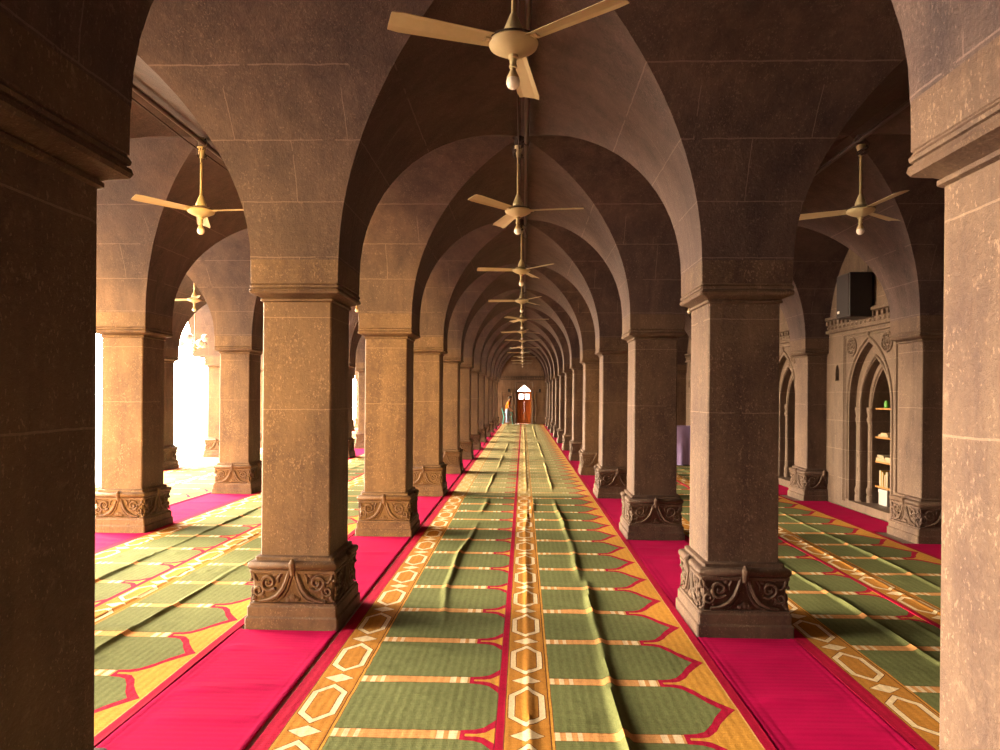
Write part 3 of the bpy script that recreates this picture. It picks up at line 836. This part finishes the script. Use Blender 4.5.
# ------------------------------------------------------------------ chair and person at the far end
t = thing('plastic_chair', 'teal plastic armchair beside the person at the far end', 'chair', (-.78, 36.95, .012))
bm = bmesh.new(); box(bm, -.22, .25, -.22, .22, .40, .43, .012); obj('seat', bm, M_TEAL, t)
bm = bmesh.new()
for i in range(5): tube(bm, [(-.21, -.16 + i * .08, .43), (-.255, -.16 + i * .08, .62), (-.31, -.16 + i * .08, .80)], .018, 6)
tube(bm, [(-.21, -.22, .42), (-.25, -.22, .60), (-.31, -.20, .80), (-.32, -.12, .85), (-.32, .12, .85), (-.31, .20, .80), (-.25, .22, .60), (-.21, .22, .42)], .024, 8); obj('backrest', bm, M_TEAL, t)
for sx, sy in ((-1, -1), (-1, 1), (1, -1), (1, 1)):
    bm = bmesh.new(); tube(bm, [(.21 * sx, .19 * sy, .41), (.27 * sx, .23 * sy, 0)], [.030, .022], 8); obj('leg', bm, M_TEAL, t)
for sy in (-1, 1):
    bm = bmesh.new(); tube(bm, [(-.27, .23 * sy, .66), (.10, .25 * sy, .65), (.22, .25 * sy, .62), (.24, .24 * sy, .55), (.22, .22 * sy, .42)], .022, 8); obj('armrest', bm, M_TEAL, t)

def skin_obj(name, verts, edges, radii, mat, parent, root=0, sub=2):
    me = bpy.data.meshes.new(name); me.from_pydata(verts, edges, [])
    o = link(name, me, mat, parent)
    o.modifiers.new('skin', 'SKIN').use_smooth_shade = True
    sv = me.skin_vertices[0].data if me.skin_vertices else None
    if sv is None:
        lay = me.attributes
    for i, r in enumerate(radii):
        rr = r if isinstance(r, tuple) else (r, r)
        sv[i].radius = rr; sv[i].use_root = (i == root)
    ss = o.modifiers.new('sub', 'SUBSURF'); ss.levels = sub; ss.render_levels = sub
    return o
def make_person():
    t = thing('person', 'person in orange shirt and pale blue jeans standing by a teal chair', 'person', (-.80, 36.45, .012), 0)
    def ensure(o): pass
    # body facing +x, slightly stooped; one continuous surface
    V, Ed, R = [], [], []
    def add(p, r, to=None):
        V.append(p); R.append(r); i = len(V) - 1
        if to is not None: Ed.append((to, i))
        return i
    pel = add((0, 0, .80), (.125, .10))
    sp = add((.02, 0, .95), (.115, .095), pel); ch = add((.06, 0, 1.10), (.135, .10), sp); nk0 = add((.105, 0, 1.24), (.075, .065), ch)
    nk = add((.125, 0, 1.30), .048, nk0); h0 = add((.145, 0, 1.36), .070, nk); h1 = add((.155, 0, 1.43), (.085, .078), h0); h2 = add((.15, 0, 1.49), (.070, .066), h1)
    hands = []
    for sy in (-1, 1):
        hip = add((.0, .085 * sy, .74), .088, pel); kn = add((.04 + .03 * sy, .09 * sy, .42), .058, hip); an = add((-.01 + .04 * sy, .09 * sy, .07), .040, kn)
        add((.05 + .04 * sy, .095 * sy, .035), .036, an); 
        V_t = len(V) - 1; add((.13 + .04 * sy, .10 * sy, .028), .028, V_t)
        sh = add((.085, .155 * sy, 1.18), .058, ch); el = add((.10 + .02 * sy, .20 * sy, .95), .042, sh); wr = add((.24, .19 * sy, .80), .029, el)
        pm = add((.30, .185 * sy, .765), (.034, .018), wr); hands.append((pm, sy))
        p = V[pm]
        for f in range(4):
            off = (-.024 + .016 * f); L = (.030, .034, .032, .026)[f]
            k = add((p[0] + .035, p[1] + off, p[2] - .020), .0085, pm); k2 = add((p[0] + .035 + L * .8, p[1] + off, p[2] - .042), .008, k); add((p[0] + .035 + L, p[1] + off, p[2] - .070), .007, k2)
        k = add((p[0] + .010, p[1] - .032 * sy, p[2] - .012), .010, pm); add((p[0] + .036, p[1] - .045 * sy, p[2] - .030), .008, k)
    body = skin_obj('body', V, Ed, R, M_SKIN, t, pel, 2)
    # clothing follows the body
    V, Ed, R = [], [], []
    a = add((-.005, 0, .72), (.152, .122)); b = add((.02, 0, .95), (.140, .118), a); c = add((.06, 0, 1.10), (.155, .120), b); d = add((.10, 0, 1.22), (.090, .080), c)
    for sy in (-1, 1):
        s1 = add((.085, .16 * sy, 1.18), .076, c); add((.098, .19 * sy, 1.03), .064, s1)
    skin_obj('shirt', V, Ed, R, M_ORANGE, t, a, 2)
    V, Ed, R = [], [], []
    a = add((0, 0, .80), (.138, .108)); a2 = add((.012, 0, .90), (.132, .104), a)
    for sy in (-1, 1):
        h = add((.0, .085 * sy, .72), .102, a); k = add((.04 + .03 * sy, .09 * sy, .42), .074, h); add((-.01 + .04 * sy, .09 * sy, .09), .056, k)
    skin_obj('trousers', V, Ed, R, M_JEANS, t, a, 2)
    bm = bmesh.new(); blob(bm, (.140, 0, 1.472), (.094, .084, .070), 2); blob(bm, (.105, 0, 1.43), (.062, .080, .075), 2); obj('hair', bm, M_HAIR, t, 180)
    bm = bmesh.new(); blob(bm, (.238, 0, 1.415), (.018, .012, .020), 1); blob(bm, (.222, 0, 1.375), (.014, .026, .007), 1)
    for sy in (-1, 1): blob(bm, (.150, .080 * sy, 1.42), (.018, .010, .028), 1)
    obj('face_features', bm, M_SKIN, t, 180)
    for sy in (-1, 1):
        bm = bmesh.new(); blob(bm, (.226, .030 * sy, 1.435), (.010, .013, .009), 1); obj('eye', bm, M_EYE, t, 180)
    return t
make_person()
for sy, nm in ((0, 'left'), (1, 'right')):
    t = thing('slipper', 'white slipper on the carpet near the teal chair, %s one of the pair' % nm, 'shoe', (-.36 + .12 * sy, 36.55, .016), .6, 'white slippers')
    bm = bmesh.new(); blob(bm, (0, 0, .012), (.125, .042, .014), 2); obj('sole', bm, M_SHOE, t, 180)
    bm = bmesh.new(); tube(bm, [(.02, -.045, .01), (.03, -.03, .045), (.035, 0, .055), (.03, .03, .045), (.02, .045, .01)], .016, 8); obj('strap', bm, M_SHOE, t, 60)

# ------------------------------------------------------------------ light
w = bpy.data.worlds.new('sky'); scene.world = w; w.use_nodes = True
N_, L_ = w.node_tree.nodes, w.node_tree.links
g_tc = N_.new('ShaderNodeTexCoord')
bg = N_['Background']; bg.inputs[0].default_value = (.90, .62, .95, 1); bg.inputs[1].default_value = 1.0
last = bg.outputs[0]
def lobe(direction, c0, strength, col):
    """a broad brightness added to the sky around one direction"""
    global last
    d = N_.new('ShaderNodeVectorMath'); d.operation = 'DOT_PRODUCT'; d.inputs[1].default_value = Vector(direction).normalized()
    L_.new(g_tc.outputs['Generated'], d.inputs[0])
    mr = N_.new('ShaderNodeMapRange'); mr.interpolation_type = 'SMOOTHSTEP'
    mr.inputs[1].default_value = c0; mr.inputs[2].default_value = 1.0; mr.inputs[3].default_value = 0.0; mr.inputs[4].default_value = strength
    L_.new(d.outputs['Value'], mr.inputs[0])
    b = N_.new('ShaderNodeBackground'); b.inputs[0].default_value = (*col, 1); L_.new(mr.outputs[0], b.inputs[1])
    ad = N_.new('ShaderNodeAddShader'); L_.new(last, ad.inputs[0]); L_.new(b.outputs[0], ad.inputs[1]); last = ad.outputs[0]
lobe((-1, .28, .07), .80, 80.0, (1.0, .74, .44))      # low, over the courtyard
lobe((-1, .15, .80), .70, 95.0, (1.0, .84, .66))      # higher up
lobe((-.5, 1, .20), .70, 26.0, (1.0, .86, .72))        # white haze down the length of the courtyard
lobe((-.22, -1, -.02), .92, 270.0, (1.0, .54, .14))    # added golden glow behind left, lighting left pillar fronts past the short back wall
L_.new(last, N_['World Output'].inputs[0])
sd = bpy.data.lights.new('sun', 'SUN'); sd.energy = 17; sd.angle = math.radians(20); sd.color = (1, .70, .40)
so = bpy.data.objects.new('sun', sd); COL.objects.link(so)
el = math.radians(4)
so.rotation_euler = Vector((math.cos(el), -.10, -math.sin(el))).to_track_quat('-Z', 'Y').to_euler()
# portals: they add no light, they only guide sky samples into the open side
pl = bpy.data.lights.new('sky_portal', 'AREA'); pl.shape = 'RECTANGLE'; pl.size = YFAR - YBACK; pl.size_y = 4.0
pl.cycles.is_portal = True
po = bpy.data.objects.new('sky_portal', pl); COL.objects.link(po)
po.location = (XFAC - .4, (YFAR + YBACK) / 2, 2.0)
po.rotation_euler = (PI / 2, 0, -PI / 2)

pl2 = bpy.data.lights.new('sky_portal', 'AREA'); pl2.shape = 'RECTANGLE'; pl2.size = 4.5; pl2.size_y = 4.0; pl2.cycles.is_portal = True
po2 = bpy.data.objects.new('sky_portal', pl2); COL.objects.link(po2)
po2.location = (-5.65, YBACK - .1, 2.0); po2.rotation_euler = (PI / 2, 0, 0)
# ------------------------------------------------------------------ camera
cd = bpy.data.cameras.new('camera'); cam = bpy.data.objects.new('camera', cd); COL.objects.link(cam)
cd.sensor_width = 36; cd.lens = 681 * 36 / 1000
cd.shift_x = -.023 + .681 * math.tan(.030); cd.shift_y = .020
cd.clip_start = .05; cd.clip_end = 400
cam.location = (.035, -.02, 1.60)
YAW, ROLL = .030, math.radians(.42)
cam.rotation_euler = (Matrix.Rotation(YAW, 3, 'Z') @ Matrix.Rotation(PI / 2, 3, 'X') @ Matrix.Rotation(ROLL, 3, 'Z')).to_euler()
scene.camera = cam
vs = scene.view_settings
scene.display_settings.display_device = 'sRGB'
vs.view_transform = 'Standard'; vs.look = 'None'; vs.exposure = 0.02; vs.gamma = 1.0; vs.use_curve_mapping = False
scene.cycles.use_denoising = True
scene.cycles.max_bounces = 14; scene.cycles.diffuse_bounces = 10
scene.cycles.sample_clamp_indirect = 8
